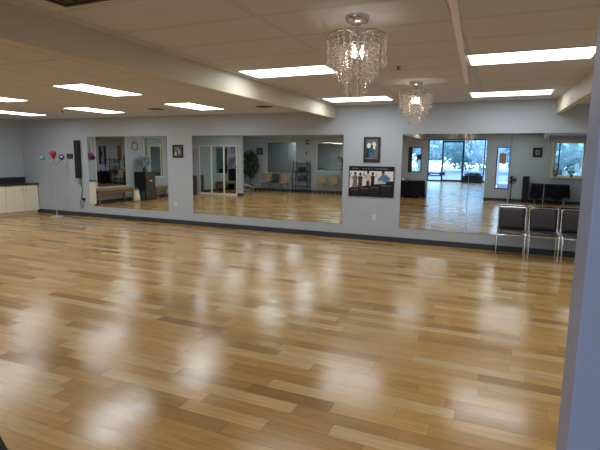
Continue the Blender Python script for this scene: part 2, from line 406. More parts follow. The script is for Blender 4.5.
pt+=fig(.13,.52,.28,LG,SK,1,.065)+fig(.25,.50,.28,GR,SK,-1,.06)+fig(.43,.50,.36,PA,SK,1,.062)+fig(.535,.44,.36,DK,SK,-1,.05)
pt+=[(DK,[(.40,.32),(.46,.34),(.46,.52),(.40,.52)]),(BL,[(.66,.44),(.90,.50),(.93,.63),(.84,.74),(.75,.74),(.67,.62)]),(DK,ell(.77,.80,.035,.075)),(SK,ell(.785,.765,.022,.055)),(BL,[(.66,.6),(.73,.72),(.73,.64),(.64,.52)]),(PA,[(.60,.46),(.70,.44),(.80,.50),(.72,.56)])]
for a,b,z in ((.06,.20,.945),(.30,.33,.94),(.36,.39,.94),(.42,.46,.94),(.49,.515,.94),(.56,.585,.94),(.61,.66,.94),(.68,.86,.94)): pt.append((TX,rect(a,z-.012,b,z+.012)))
for a,b,zt in ((.03,.21,.20),(.27,.44,.25),(.48,.68,.29),(.74,.97,.36)):
    pt.append((LG,rect(a,zt-.005,b,zt+.02)))
    for i in range(int((zt-.05)/.034)): pt.append((DK if i%2 else GR,rect(a,zt-.045-i*.034,b-.03*random.random(),zt-.030-i*.034)))
picture('dance_poster','wide black bordered poster of dancing couples hung on pale blue wall','poster',3.885,4.815,.89,1.5,-.0005,-1,.014,M_black,C('e9e9ea'),pt,D,depth=.018)

# ------------------------------------------------------------------ outlets, sign, wall speaker
def outlet(x,z,label,y=-.0005,ny=-1):
    t=thing('wall_outlet',label,'outlet',(x,y,z),0,'ivory wall outlets')
    MB().bb(-.038,.038,0,ny*.007,-.06,.06).build('cover_plate',M_plate,t,bevel=.002)
    for dz in (-.026,.026): MB().lathe([(.017,0),(.017,.003)],(0,ny*.0068,dz),14,0,Matrix.Rotation(PI/2*(1 if ny<0 else -1),3,'X')).build('socket',M_plate,t)
    return t
outlet(-.52,.49,'ivory wall outlet under the small dark framed photo')
outlet(4.43,.48,'ivory wall outlet under the dance poster')
outlet(-3.56,.45,'ivory wall outlet with a black plug below the thin wall speaker')
sp=thing('wall_speaker','tall thin black speaker column mounted left of the first mirror','speaker',(-3.69,0,1.03))
MB().bb(-.085,.085,-.085,-.018,0,1.0).build('cabinet',M_black,sp,bevel=.008)
MB().bb(-.072,.072,-.091,-.0855,.02,.98).build('grille',mat('speaker_cloth','25252a',.9,0,.3,120),sp)
for z in (.2,.7): MB().bb(-.03,.03,-.0175,-.001,z,z+.1).build('bracket',M_black,sp)
MB().bb(-.045,.065,-.055,-.001,-.16,-.10).build('control_box',M_steel,sp,bevel=.004)
cord=[(-3.66,-.03,1.028),(-3.64,-.012,.86),(-3.62,-.012,.70),(-3.66,-.014,.52),(-3.70,-.02,.36),(-3.66,-.03,.22),(-3.60,-.03,.28),(-3.58,-.035,.40),(-3.56,-.04,.45)]
cm=MB().tube(cord,.007,6); cm.bb(-3.60,-3.53,-.055,-.0105,.43,.50)
tag(cm.build('power_cord',M_black),'black power cord hanging from the thin wall speaker to its outlet','cord')
sg=thing('wall_plaque','small dark rectangular plaque between the floor lamp and wall speaker','plaque',(-4.02,0,1.61))
MB().bb(-.11,.11,-.022,-.001,-.065,.065).build('panel',mat('plaque_dark','3a3f42',.5,0,.1,14),sg,bevel=.004)
MB().bb(-.10,.10,-.0245,-.0222,-.055,.055).build('face_plate',mat('plaque_face','4a4f50',.4,0,.3,40),sg)

# ------------------------------------------------------------------ three headed floor lamp
lp=thing('floor_lamp','chrome floor lamp with teal, red and violet shades on bent arms','lamp',(-4.10,-.45,0))
MB().lathe([(.155,0),(.155,.012),(.14,.022),(.03,.032),(.016,.05)],seg=32).build('base',M_satin,lp)
MB().tube([(0,0,.03),(0,0,.7),(0,0,1.34)],.0135,10).ball((0,0,1.345),.022).build('pole',M_satin,lp)
def arm(pts,sm,tip,direction,kind):
    a=MB().tube(pts,.009,8).build('arm',M_steel,lp)
    d=Vector(direction).normalized(); M=Vector((0,0,1)).rotation_difference(d).to_matrix()
    s=MB()
    if kind=='round': s.lathe([(.014,-.03),(.03,-.02),(.058,.015),(.07,.055),(.062,.095),(.05,.11),(.045,.105),(.055,.08),(.0,.03)],tip,20,0,M)
    else: s.lathe([(.014,-.05),(.03,-.03),(.065,.05),(.085,.11),(.082,.135),(.06,.15),(.055,.14),(.0,.02)],tip,20,0,M)
    sh=s.build('lamp_shade',sm,a)
    MB().ball(Vector(tip)+d*.075,.034,2).build('bulb',M_bulbw,sh)
arm([(0,0,1.34),(-.10,-.01,1.38),(-.22,-.03,1.45),(-.275,-.05,1.52)],M_blue,(-.285,-.055,1.53),(-.15,-.75,.55),'round')
arm([(0,0,1.34),(.005,0,1.45),(.01,-.005,1.55)],M_red,(.01,-.005,1.58),(.02,-.15,1),'cone')
arm([(0,0,1.34),(.12,0,1.39),(.24,-.02,1.46),(.33,-.03,1.54)],M_purple,(.34,-.03,1.55),(.55,-.55,.5),'round')

# ------------------------------------------------------------------ cabinet along the left wall
cb=thing('base_cabinet','cream base cabinet with dark countertop in the corner behind the floor lamp','cabinet',(XL,0,0))
CL=2.06; CX=.57
MB().bb(.0155,CX-.02,-CL,-.02,.075,.80).bb(.03,CX-.07,-CL+.02,-.03,0.001,.075).build('carcass',M_cream,cb)
edges=[-.03,-.47,-.98,-1.52,-2.05]
for i in range(4):
    d=MB().bb(CX-.0195,CX,edges[i+1]+.004,edges[i]-.004,.085,.79).build('door',M_cream,cb,bevel=.003)
    yk=edges[i]-.06 if i%2 else edges[i+1]+.06
    MB().tube([(CX,yk,.64),(CX+.03,yk,.645),(CX+.03,yk,.72),(CX,yk,.725)],.006,6).build('handle',M_steel,d)
MB().bb(.001,CX+.025,-CL-.01,-.001,.802,.838).build('countertop',M_counter,cb,bevel=.003)
MB().bb(.001,.03,-CL,-.003,.8385,1.0).build('backsplash',M_counter,cb)

# ------------------------------------------------------------------ dark stacking chairs by the right mirror
def make_chair(label,group,vin,frame,arms=True):
    t=thing('stacking_chair',label,'chair',group=group); X=.219
    for s in (-1,1):
        MB().tube([(s*X,-.42,0),(s*X,-.42,.40),(s*X,-.40,.425),(s*X,-.38,.432)],.0125,8).build('leg',frame,t)
        MB().tube([(s*X,.03,0),(s*X,-.01,.40),(s*X,-.012,.425)],.0125,8).build('leg',frame,t)
    f=MB()
    for s in (-1,1): f.tube([(s*X,-.385,.432),(s*X,-.2,.428),(s*X,-.012,.425)],.0125,8)
    f.tube([(-X,-.38,.428),(X,-.38,.428)],.011,8).tube([(-X,-.03,.40),(X,-.03,.40)],.011,8)
    f.build('seat_frame',frame,t)
    b=MB()
    for s in (-1,1): b.tube([(s*X,-.012,.425),(s*X,.015,.55),(s*X,.055,.79),(s*X,.058,.825),(s*(X-.02),.060,.838)],.0125,8)
    b.tube([(-X+.02,.060,.838),(X-.02,.060,.838)],.011,8)
    b.build('back_frame',frame,t)
    # cushions
    n=8; m=MB(); vs=[];fs=[]
    for k in range(2):
        for i in range(n+1):
            for jj in range(n+1):
                u,v=i/n*2-1,jj/n*2-1; e=max(abs(u),abs(v)); z=.445+ (.028*(1-e**4) if k else -.012) - .012*(v<-.7)*(-v-.7)/.3
                vs.append((u*.206,-.2+v*.2,z))
    N=(n+1)**2
    for k in range(2):
        for i in range(n):
            for jj in range(n):
                a=k*N+i*(n+1)+jj; q=(a,a+1,a+n+2,a+n+1); fs.append(q if k else q[::-1])
    bd=[i*(n+1) for i in range(n+1)]+[n*(n+1)+jj for jj in range(1,n+1)]+[i*(n+1)+n for i in range(n-1,-1,-1)]+[jj for jj in range(n-1,0,-1)]
    for q in range(len(bd)):
        a,b2=bd[q],bd[(q+1)%len(bd)]; fs.append((a,b2,N+b2,N+a))
    m.add(vs,fs,0,True); m.build('seat',vin,t)
    m=MB(); vs=[];fs=[]
    for k in range(2):
        for i in range(n+1):
            for jj in range(n+1):
                u,v=i/n*2-1,jj/n*2-1; e=max(abs(u),abs(v)); h=.645+v*.195
                yb=.015+(h-.55)*.16+.018*(abs(u)**2)*-1+.012
                vs.append((u*.203,yb-(.022*(1-e**6)+.006 if k else -.008),h))
    fs=[]
    for k in range(2):
        for i in range(n):
            for jj in range(n):
                a=k*N+i*(n+1)+jj; q=(a,a+1,a+n+2,a+n+1); fs.append(q[::-1] if k else q)
    for q in range(len(bd)):
        a,b2=bd[q],bd[(q+1)%len(bd)]; fs.append((a,b2,N+b2,N+a))
    m.add(vs,fs,0,True); m.build('backrest',vin,t)
    for s in (-1,1):
        MB().box((s*(X+.008),-.37,.40),(.022,.05,.06)).build('link_bracket',frame,t,bevel=.004)
    return t
g='dark padded chairs along the right mirror'
ch=make_chair('dark brown padded chrome chair at the left end of the row, below the right mirror',g,M_vinyl,M_chrome)
ch.location=(6.972,-.26,0)
dup(ch,(7.468,-.245,0),0,'dark brown padded chrome chair in the middle of the row of three')
dup(ch,(7.955,-.27,0),0,'dark brown padded chrome chair partly hidden behind the white door jamb')

# ------------------------------------------------------------------ chandeliers
def chandelier(label,loc):
    t=thing('crystal_chandelier',label,'chandelier',loc,0,'crystal chandeliers hung from the raised ceiling')
    MB().lathe([(.03,-.055),(.075,-.045),(.092,-.02),(.092,-.001)],seg=24).build('canopy',M_chrome,t)
    MB().tube([(0,0,-.05),(0,0,-.30)],.010,8).ball((0,0,-.31),.03).build('stem',M_chrome,t)
    tiers=[(.218,-.135,.215,26),(.165,-.16,.26,20),(.125,-.20,.285,16),(.08,-.24,.315,11)]
    f=MB()
    for R,z,l,n in tiers: f.ring((0,0,z),R,.0045,28,6)
    for k in range(6):
        a=2*PI*k/6; c,s=math.cos(a),math.sin(a)
        f.tube([(0,0,-.12),(.11*c,.11*s,-.105),(.218*c,.218*s,-.135)],.004,6)
        f.tube([(.218*c,.218*s,-.135),(.165*c,.165*s,-.16),(.125*c,.125*s,-.20),(.08*c,.08*s,-.24),(0,0,-.28)],.0035,6)
    f.build('hoop_frame',M_steel,t)
    for R,z,l,n in tiers:
        s=MB(); nb=int(l/.026)
        for b in range(nb):
            h=z-.012-b*.026; rr=.0105
            if b==nb-1: # teardrop
                o=[(R,0,h+.012),(R,0,h-.030)]; rr=.0135; mid=h-.012
            else: o=[(R,0,h+.0125),(R,0,h-.0125)]; mid=h
            ring=[(R+rr*math.cos(2*PI*q/6),rr*math.sin(2*PI*q/6),mid) for q in range(6)]
            s.add(o+ring,[f for q in range(6) for f in ((0,2+q,2+(q+1)%6),(1,2+(q+1)%6,2+q))])
        proto=s.build('crystal_strand',M_crystal,t)
        for k in range(1,n):
            c=proto.copy(); COL.objects.link(c); c.rotation_euler=(0,0,2*PI*k/n)
    for k in range(3):
        a=2*PI*k/3+.4; x,y=.045*math.cos(a),.045*math.sin(a)
        h=MB().tube([(0,0,-.30),(x,y,-.31),(x,y,-.285)],.007,6).build('bulb_holder',M_chrome,t)
        MB().lathe([(.006,-.285),(.016,-.27),(.018,-.25),(.010,-.225),(.001,-.205)],(x,y,0),12).build('bulb',M_bulb,h)
    return t
c1=chandelier('larger looking crystal bead chandelier hanging nearer, top centre of the room',(5.74,-5.70,ZC))
dup(c1,(5.62,-2.55,ZC),.3,'farther crystal bead chandelier hanging nearer the mirror wall')

# ------------------------------------------------------------------ ceiling lights
def ceil_light(x0,x1,y0,y1,z,label,first=[None]):
    w,d=x1-x0,y1-y0
    t=thing('ceiling_light',label,'ceiling light',((x0+x1)/2,(y0+y1)/2,z),0,'recessed fluorescent ceiling panels')
    e=.022
    f=MB().bb(-w/2,-w/2+e,-d/2,d/2,-.006,-.0005).bb(w/2-e,w/2,-d/2,d/2,-.006,-.0005).bb(-w/2+e,w/2-e,-d/2,-d/2+e,-.006,-.0005).bb(-w/2+e,w/2-e,d/2-e,d/2,-.006,-.0005)
    f.build('frame',M_lightframe,t)
    g=MB(); g.add([(-w/2+e,-d/2+e,-.004),(w/2-e,-d/2+e,-.004),(w/2-e,d/2-e,-.004),(-w/2+e,d/2-e,-.004)],[(3,2,1,0)])
    g.build('diffuser',M_diffuser,t)
    for p in t.children[1].data.polygons:
        if p.normal.z>0: p.flip()
for a,b,c0,d0,lb in ((3.73,4.90,-1.26,-.66,'short looking bright ceiling light behind the nearer chandelier, close to the mirror wall'),
    (6.20,7.40,-1.22,-.64,'bright ceiling light at end of the right fascia, close to the mirror wall'),
    (3.72,4.88,-4.10,-3.55,'bright ceiling light just left of the nearer chandelier'),
    (6.37,7.55,-4.08,-3.50,'long bright ceiling light beside the right fascia near the white jamb'),
    (6.30,7.50,-7.25,-6.65,'bright ceiling light in the raised bay above the doorway jamb'),
    (3.76,4.93,-9.75,-9.15,'bright ceiling light in the raised bay behind the camera, left side'),
    (6.30,7.50,-10.4,-9.8,'bright ceiling light in the raised bay behind the camera, right side')):
    ceil_light(a,b,c0,d0,ZC,lb)
for (xa_,n1) in ((.97,'column next to the long fascia'),(-1.62,'middle column of the low left ceiling'),(-4.1,'column nearest the left wall')):
    for a,b,t in ((-2.18,-1.0,'nearest the mirror wall'),(-4.50,-3.32,'second from the mirror wall'),(-6.9,-5.7,'third from the mirror wall'),(-9.3,-8.1,'fourth from the mirror wall')):
        ceil_light(xa_,xa_+.61,a,b,ZL,f'slanting bright ceiling light, {n1}, {t}')
for a,b,t in ((-2.9,-2.3,'near the mirror wall'),(-6.4,-5.8,'at mid room')):
    ceil_light(8.5,9.7,a,b,ZL,f'bright ceiling light beyond the right fascia, {t}')

# raceway, vents, sprinklers
rw=MB().bb(-.026,.026,-2.1,2.1,-.02,-.0005).build('ceiling_raceway',M_lilac); rw.location=(6.36,-4.4,ZC); rw.rotation_euler=(0,0,.05)
tag(rw,'thin pale lilac cable raceway running along the raised ceiling','raceway')
def vent_round(x,y,label):
    t=thing('ceiling_vent',label,'vent',(x,y,ZL),0,'round ceiling vents')
    MB().lathe([(.04,-.012),(.07,-.008),(.13,-.012),(.16,-.006),(.175,-.001)],seg=28).build('cone',M_vent,t)
    MB().lathe([(.0,-.02),(.05,-.018),(.08,-.013)],seg=24).build('centre_disc',M_vent,t)
vent_round(2.56,-1.2,'dark round air vent in low ceiling near end of the long fascia')
vent_round(.18,-1.43,'dark round air vent in low ceiling above the small framed photo')
def sprinkler(x,y,z,label):
    t=thing('ceiling_sprinkler',label,'sprinkler',(x,y,z),0,'ceiling sprinklers')
    MB().lathe([(.035,-.008),(.035,-.0005)],seg=16).build('plate',M_steel,t)
    MB().tube([(0,0,-.008),(0,0,-.03)],.010,8).lathe([(.022,-.034),(.022,-.03)],seg=12).build('head',M_vent,t)
sprinkler(1.75,-1.54,ZL,'small dark sprinkler head beside the ceiling light above the triple mirror')
sprinkler(-2.2,-1.68,ZL,'small dark sprinkler head beside the ceiling light above the first mirror')
sprinkler(5.62,-3.70,ZC,'small sprinkler head between the two chandeliers')
vt=thing('return_vent','dark edged return air grille in the raised ceiling near the camera','vent',(4.52,-7.0,ZC))
MB().bb(-.61,-.58,-.31,.31,-.012,-.0005).bb(.58,.61,-.31,.31,-.012,-.0005).bb(-.58,.58,-.31,-.28,-.012,-.0005).bb(-.58,.58,.28,.31,-.012,-.0005).build('frame',mat('dark_grille_edge','38322d',.6,0,.1,20),vt)
sl=MB()
for k in range(18): sl.box((0,-.265+k*.031,-.008),(1.16,.022,.003),M=Matrix.Rotation(.5,3,'X'))
sl.build('louvre',M_vent,vt)

# ------------------------------------------------------------------ black mat near the camera
mt=MB().bb(-.12,.24,-.16,0,0.001,.012).build('floor_mat',M_rubber,bevel=.003)
mt.location=(4.19,-7.565,0); mt.rotation_euler=(0,0,-.39)
tag(mt,'black rubber floor mat whose corner shows at the bottom left','mat')

# ------------------------------------------------------------------ left wall (seen in the first mirrors)
def wall_mirror_left(ya,yb,z0,z1,label,name='framed_mirror',fm=None):
    t=thing(name,label,'mirror',(XL,(ya+yb)/2,(z0+z1)/2)); L=yb-ya;H=z1-z0; e=.035
    MB().bb(.001,.03,-L/2,-L/2+e,-H/2,H/2).bb(.001,.03,L/2-e,L/2,-H/2,H/2).bb(.001,.03,-L/2+e,L/2-e,-H/2,-H/2+e).bb(.001,.03,-L/2+e,L/2-e,H/2-e,H/2).build('frame',fm or M_white,t)
    MB().bb(.001,.02,-L/2+e,L/2-e,-H/2+e,H/2-e).build('glass',M_mirror2,t)
    return t
wall_mirror_left(-3.98,-2.58,.52,2.5,'white framed mirror on the left wall above the long bench')
wall_mirror_left(-6.0,-4.92,.80,2.36,'white framed mirror on the left wall above the short bench')
def bench(ya,yb,h,label):
    t=thing('bench',label,'bench',(XL+.30,(ya+yb)/2,0),0,'plain wooden benches along the left wall'); L=yb-ya
    MB().bb(-.24,.24,-L/2,L/2,h-.045,h).build('seat',M_wood,t,bevel=.006)
    for sx in (-.2,.2):
        for sy in (-L/2+.1,L/2-.1): MB().bb(sx-.022,sx+.022,sy-.022,sy+.022,0,h-.046).build('leg',M_wood,t)
    MB().bb(-.19,-.17,-L/2+.125,L/2-.125,h-.13,h-.047).bb(.17,.19,-L/2+.125,L/2-.125,h-.13,h-.047).build('apron',M_wood,t)
bench(-3.85,-2.14,.50,'long low wooden bench on the left wall just past the cream cabinet')
bench(-6.1,-4.95,.46,'short low wooden bench on the left wall past the black cabinet')
# heart ornament
h=thing('heart_ornament','red heart ornament on a dark cord above the cabinet on left wall','ornament',(XL+.02,-2.36,1.62))
hp=[]
for i in range(28):
    a=2*PI*i/28; hp.append((.0085*16*math.sin(a)**3*.8,.0085*(13*math.cos(a)-5*math.cos(2*a)-2*math.cos(3*a)-math.cos(4*a))))
MB().prism(hp,(-.018,0,0),(0,1,0),(0,0,1),(1,0,0),.05).build('heart',M_red,h,bevel=.01)
MB().tube([(0,0,.06),(0,0,.42)],.008,6).build('cord',M_black,h)
wr=MB().ring((0,0,0),.15,.022,28,8,0,Matrix.Rotation(PI/2,3,'Y')).tube([(0,0,.15),(0,0,.3)],.004,5).bb(-.022,.01,-.01,.01,.29,.31).build('hanging_wreath',M_pink); wr.location=(XL+.026,-4.45,1.98)
for k in range(14):
    a=2*PI*k/14
tag(wr,'dusty pink ring wreath on the left wall between two mirrors','wreath')
# black cabinet with pale blue spray
bc=thing('black_cabinet','black cabinet with white handles on left wall between two benches','cabinet',(XL+.30,-4.62,0))
MB().bb(-.28,.25,-.26,.26,.03,1.04).build('carcass',M_black,bc,bevel=.006)
MB().bb(-.24,.22,-.23,.23,0,.029).build('plinth',M_black,bc)
for k in range(2):
    d=MB().bb(.2505,.268,-.25+k*.252,-.002+k*.252,.05,1.02).build('door',M_dkvinyl,bc)
    MB().ball((.285,-.03 if k==0 else .03,.72),.028,2).build('knob',M_white,d)
def leafy(n,c,r,sc,size,seed,mats=1):
    rnd=random.Random(seed); m=MB()
    for i in range(n):
        while True:
            p=Vector((rnd.uniform(-1,1),rnd.uniform(-1,1),rnd.uniform(-1,1)))
            if .25<p.length<1: break
        p=Vector((p.x*sc[0],p.y*sc[1],p.z*sc[2]))*r+Vector(c)
        R=Matrix.Rotation(rnd.uniform(0,6.28),3,'Z')@Matrix.Rotation(rnd.uniform(-1.2,1.2),3,'X')@Matrix.Rotation(rnd.uniform(-1,1),3,'Y')
        s=size*rnd.uniform(.6,1.3)
        m.add([p+R@Vector(q)*s for q in ((0,-1,0),(.38,-.2,.08),(.25,.5,.03),(0,1,-.1),(-.25,.5,.03),(-.38,-.2,.08))],[(0,1,2,3,4,5)],rnd.randrange(mats))
    return m
bs=thing('feather_spray','pale blue feathery spray in vase on top of the black cabinet','decoration',(XL+.30,-4.60,1.041))
MB().lathe([(.05,0),(.07,.05),(.06,.12),(.035,.16),(.04,.18)],seg=18).build('vase',M_bin,bs)
leafy(240,(0,0,.38),.30,(.8,1,.75),.06,3).build('plume',M_bluefeather,bs)
bg=thing('paper_bag','crumpled white bag on the floor at end of the long bench','bag',(XL+.45,-3.965,0))
m=MB(); vs=[];n=14
for iz in range(7):
    z=iz/6*.40; k=[1.0,1.05,1.06,1.0,.9,.74,.8][iz]
    for q in range(n):
        a=2*PI*q/n; jt=1+.06*math.sin(5*a+iz)
        vs.append((.115*k*jt*math.cos(a),(.15*k*jt*math.sin(a)),z+.001))
m.add(vs,[(i*n+q,i*n+(q+1)%n,(i+1)*n+(q+1)%n,(i+1)*n+q) for i in range(6) for q in range(n)]+[tuple(range(n))[::-1]],0,True)
m.build('bag_body',M_bag,bg)
MB().tube([(0,-.08,.39),(0,-.06,.47),(0,.06,.47),(0,.08,.39)],.008,6).build('handle',M_bag,bg)
wb=thing('waste_bin','slate coloured waste bin between the white bag and black cabinet','bin',(XL+.50,-4.255,0))
MB().lathe([(.06,.001),(.085,.33),(.09,.34),(.08,.34),(.055,.02),(0,.015)],seg=22).build('bucket',M_bin,wb)
# further along the left wall
YP=-7.9
struct(MB().bb(XL,-3.36,YP-.15,YP,0,ZL).build('wall_partition',M_wall)); struct(MB().bb(-3.36,-3.346,YP-.15,YP,0,bh).bb(-3.57,-3.346,YP,YP+.014,0,bh).build('baseboard_partition',M_base))
pk=thing('openwork_ornament','dusty pink slim open frame hung on partition above the low black cabinet','frame',(-5.70,YP,1.66))
MB().bb(-.10,-.075,.001,.025,-.30,.30).bb(.075,.10,.001,.025,-.30,.30).bb(-.075,.075,.001,.025,.275,.30).bb(-.075,.075,.001,.025,-.30,-.275).bb(-.075,.075,.001,.02,-.02,.01).build('frame',M_pink,pk)
lc=thing('low_black_cabinet','low black cabinet in the corner beside the mirrored closet doors','cabinet',(XL+.15,YP+.3,0))
MB().bb(-.135,.10,-.27,.27,.0,.80).build('carcass',M_black,lc,bevel=.006)
for k in range(2):
    d=MB().bb(.1005,.118,-.265+k*.267,-.002+k*.267,.05,.78).build('door',M_dkvinyl,lc); MB().ball((.128,-.04 if k==0 else .04,.5),.014,1).build('knob',M_steel,d)
closet=[('first','beside the low black cabinet'),('second','between the other two'),('third','nearest the leafy plant')]
for k in range(3):
    a=-5.15+k*.63; t=thing('closet_door',f'{closet[k][0]} cream framed mirrored closet door, {closet[k][1]}','closet door',(a,YP,0),0,'mirrored closet doors on the partition'); e=.028; h=.314
    MB().bb(-h,-h+e,.001,.05,.03,2.1).bb(h-e,h,.001,.05,.03,2.1).bb(-h+e,h-e,.001,.05,2.07,2.1).bb(-h+e,h-e,.001,.05,.03,.08).build('frame',M_cream,t)
    MB().bb(-h+e,h-e,.001,.03,.08,2.07).build('glass',M_mirror2,t)
struct(MB().bb(-5.46,-3.575,YP,YP+.06,.0,.028).build('trim_4',M_white))

# ------------------------------------------------------------------ along the wall opposite the mirrors
def wall_mirror_front(x0,x1,z0,z1,label,seams=()):
    t=thing('framed_mirror',label,'mirror',((x0+x1)/2,YF,(z0+z1)/2)); W=x1-x0;H=z1-z0;e=.03
    MB().bb(-W/2,-W/2+e,.001,.028,-H/2,H/2).bb(W/2-e,W/2,.001,.028,-H/2,H/2).bb(-W/2+e,W/2-e,.001,.028,-H/2,-H/2+e).bb(-W/2+e,W/2-e,.001,.028,H/2-e,H/2).build('frame',M_white,t)
    xs=[-W/2+e]+[s-(x0+x1)/2 for s in seams]+[W/2-e]
    for a,b in zip(xs[:-1],xs[1:]): MB().bb(a+.002,b-.002,.001,.018,-H/2+e,H/2-e).build('glass',M_mirror2,t)
wall_mirror_front(-4.05,-2.46,.86,2.38,'mirror on the window wall above the three padded chairs',(-2.95,))
wall_mirror_front(-1.40,-.12,1.0,2.37,'mirror on the window wall above two tan chairs',(-.76,))
g2='tan and dark chairs along the window wall'
def other_chair(x,vin,label,proto={}):
    k=vin.name
    if k not in proto:
        o=make_chair(label,g2,vin,M_steel); proto[k]=o; o.location=(x,YF+.28,0); o.rotation_euler=(0,0,PI); return
    dup(proto[k],(x,YF+.28,0),PI,label,g2)
other_chair(-3.97,M_tan,'tan padded chair on the window wall beside the tall leafy plant')
other_chair(-3.44,M_dkvinyl,'dark padded chair between two tan chairs on the window wall')
other_chair(-2.90,M_tan,'tan padded chair on the window wall beside the black shelf rack')
other_chair(-1.06,M_tan,'tan padded chair under the small mirror, beside the black shelf rack')
other_chair(-.42,M_tan,'tan padded chair under the small mirror, farther from the black shelf rack')
other_chair(1.0,M_tan,'tan padded chair on the window wall past the small mirror, first of two')
other_chair(1.52,M_tan,'tan padded chair on the window wall closest to the black draped table')
rk=thing('shelf_rack','black open shelf rack standing between chairs on the window wall','rack',(-2.07,YF+.26,0))
for s in (-1,1):
    for yy in (-.17,.17): MB().tube([(s*.38,yy,0),(s*.37,yy,1.0),(s*.35,yy,1.44),(s*.33,yy,1.49)],.022,8).build('post',M_black,rk)
for z in (.30,.62,.98,1.38): MB().bb(-.36,.36,-.165,.165,z-.012,z+.012).build('shelf',M_black,rk)
bx=MB().bb(-.2,.2,-.12,.12,0,.16).build('storage_box',M_bin,bevel=.01); bx.location=(-2.07,YF+.26,.6325); tag(bx,'dark storage box on the middle of the black shelf rack','box')
bx=MB().bb(-.15,.15,-.11,.11,0,.2).build('speaker_box',M_black,bevel=.01); bx.location=(-2.05,YF+.26,.9925); tag(bx,'small black speaker box on the upper part of the shelf rack','speaker')
o=dup(rk,(2.17,YF+.26,0),0,'black open shelf rack close to the black draped table on the window wall'); o['group']='black shelf racks'; rk['group']='black shelf racks'
bx=MB().bb(-.22,.22,-.13,.13,0,.18).build('storage_box',M_bin,bevel=.01); bx.location=(2.17,YF+.26,.6325); tag(bx,'dark storage box on the shelf rack close to the draped table','box')
wh=MB()
for k in range(7): wh.bb(-.15+k*.043,-.15+k*.043+.042,.001,.012+.008*(k%2),-.62,.22)
wh.bb(-.17,.17,.001,.025,.22,.25); o=wh.build('cloth_hanging',mat('brown_cloth','8a6a42',.8,0,.15,9)); o.location=(1.85,YF,1.95); tag(o,'narrow brown cloth hanging on the window wall above a tan chair','wall hanging')
# thermostat and switch
def wallbox(name,x,z,w,hh,mm,label,cat):
    t=thing(name,label,cat,(x,YF,z)); MB().bb(-w/2,w/2,.001,.03,-hh/2,hh/2).build('case',mm,t,bevel=.004)
    MB().bb(-w*.3,w*.3,.0305,.034,-hh*.2,hh*.3).build('face',M_steel,t)
wallbox('wall_box',-1.90,2.36,.16,.2,M_black,'small black box high on the window wall above the shelf rack','box')
wallbox('wall_switch',-1.94,1.84,.08,.13,M_black,'small dark switch on the window wall above the shelf rack','switch')
picture('framed_picture','small black framed picture on the window wall behind the leafy plant','picture',-4.62,-4.29,1.75,2.08,YF+.0005,1,.05,M_black,C('5d5f5c'),[(4,rect(.2,.2,.8,.8)),(3,ell(.5,.5,.2,.25))],G)
picture('framed_picture','small black framed picture on the window wall above the tower speaker','picture',7.71,8.05,1.77,2.14,YF+.0905,1,.07,M_black,C('55585c'),[(4,ell(.5,.5,.36,.4)),(3,ell(.5,.5,.2,.22))],G)
# plant
pl=thing('potted_plant','tall leafy green plant in the corner of the window wall','plant',(-4.77,YF+.42,0))
MB().lathe([(.13,0),(.17,.28),(.18,.30),(.16,.30),(.14,.24),(0,.24)],seg=22).build('pot',M_pot,pl)
MB().tube([(0,0,.24),(.02,.01,.6),(-.02,0,1.0),(.03,0,1.4)],[.022,.02,.016,.01],8).tube([(.01,0,.6),(.16,.03,1.0),(.22,.02,1.4)],.01,6).tube([(0,0,.7),(-.18,.02,1.1),(-.25,.02,1.5)],.01,6).build('stem',M_bark,pl)
leafy(620,(0,0,1.28),.72,(.66,.42,1.0),.085,5).build('foliage',M_leaf,pl)
o=dup(pl,(.35,YF+.66,0),1.3,'leafy green plant on window wall between the small mirror and tan chairs'); o['group']='tall leafy potted plants'; pl['group']='tall leafy potted plants'
ho=thing('spoked_ring','pale spoked ring lying tilted on floor in front of the leafy plant','ring',(-4.55,YF+1.27,.0))
MR=Matrix.Rotation(.42,3,'X')
MB().ring((0,0,.205),.42,.026,36,8,0,MR).build('rim',M_white,ho)
MB().ring((0,0,.205),.27,.014,30,8,0,MR).build('inner_rim',M_steel,ho)
q=MB().ball((0,0,.205),.06,2)
for k in range(8):
    a=2*PI*k/8; q.tube([(0,0,.205),Vector((0,0,.205))+MR@Vector((.42*math.cos(a),.42*math.sin(a),0))],.008,6)
q.build('spokes',M_steel,ho)
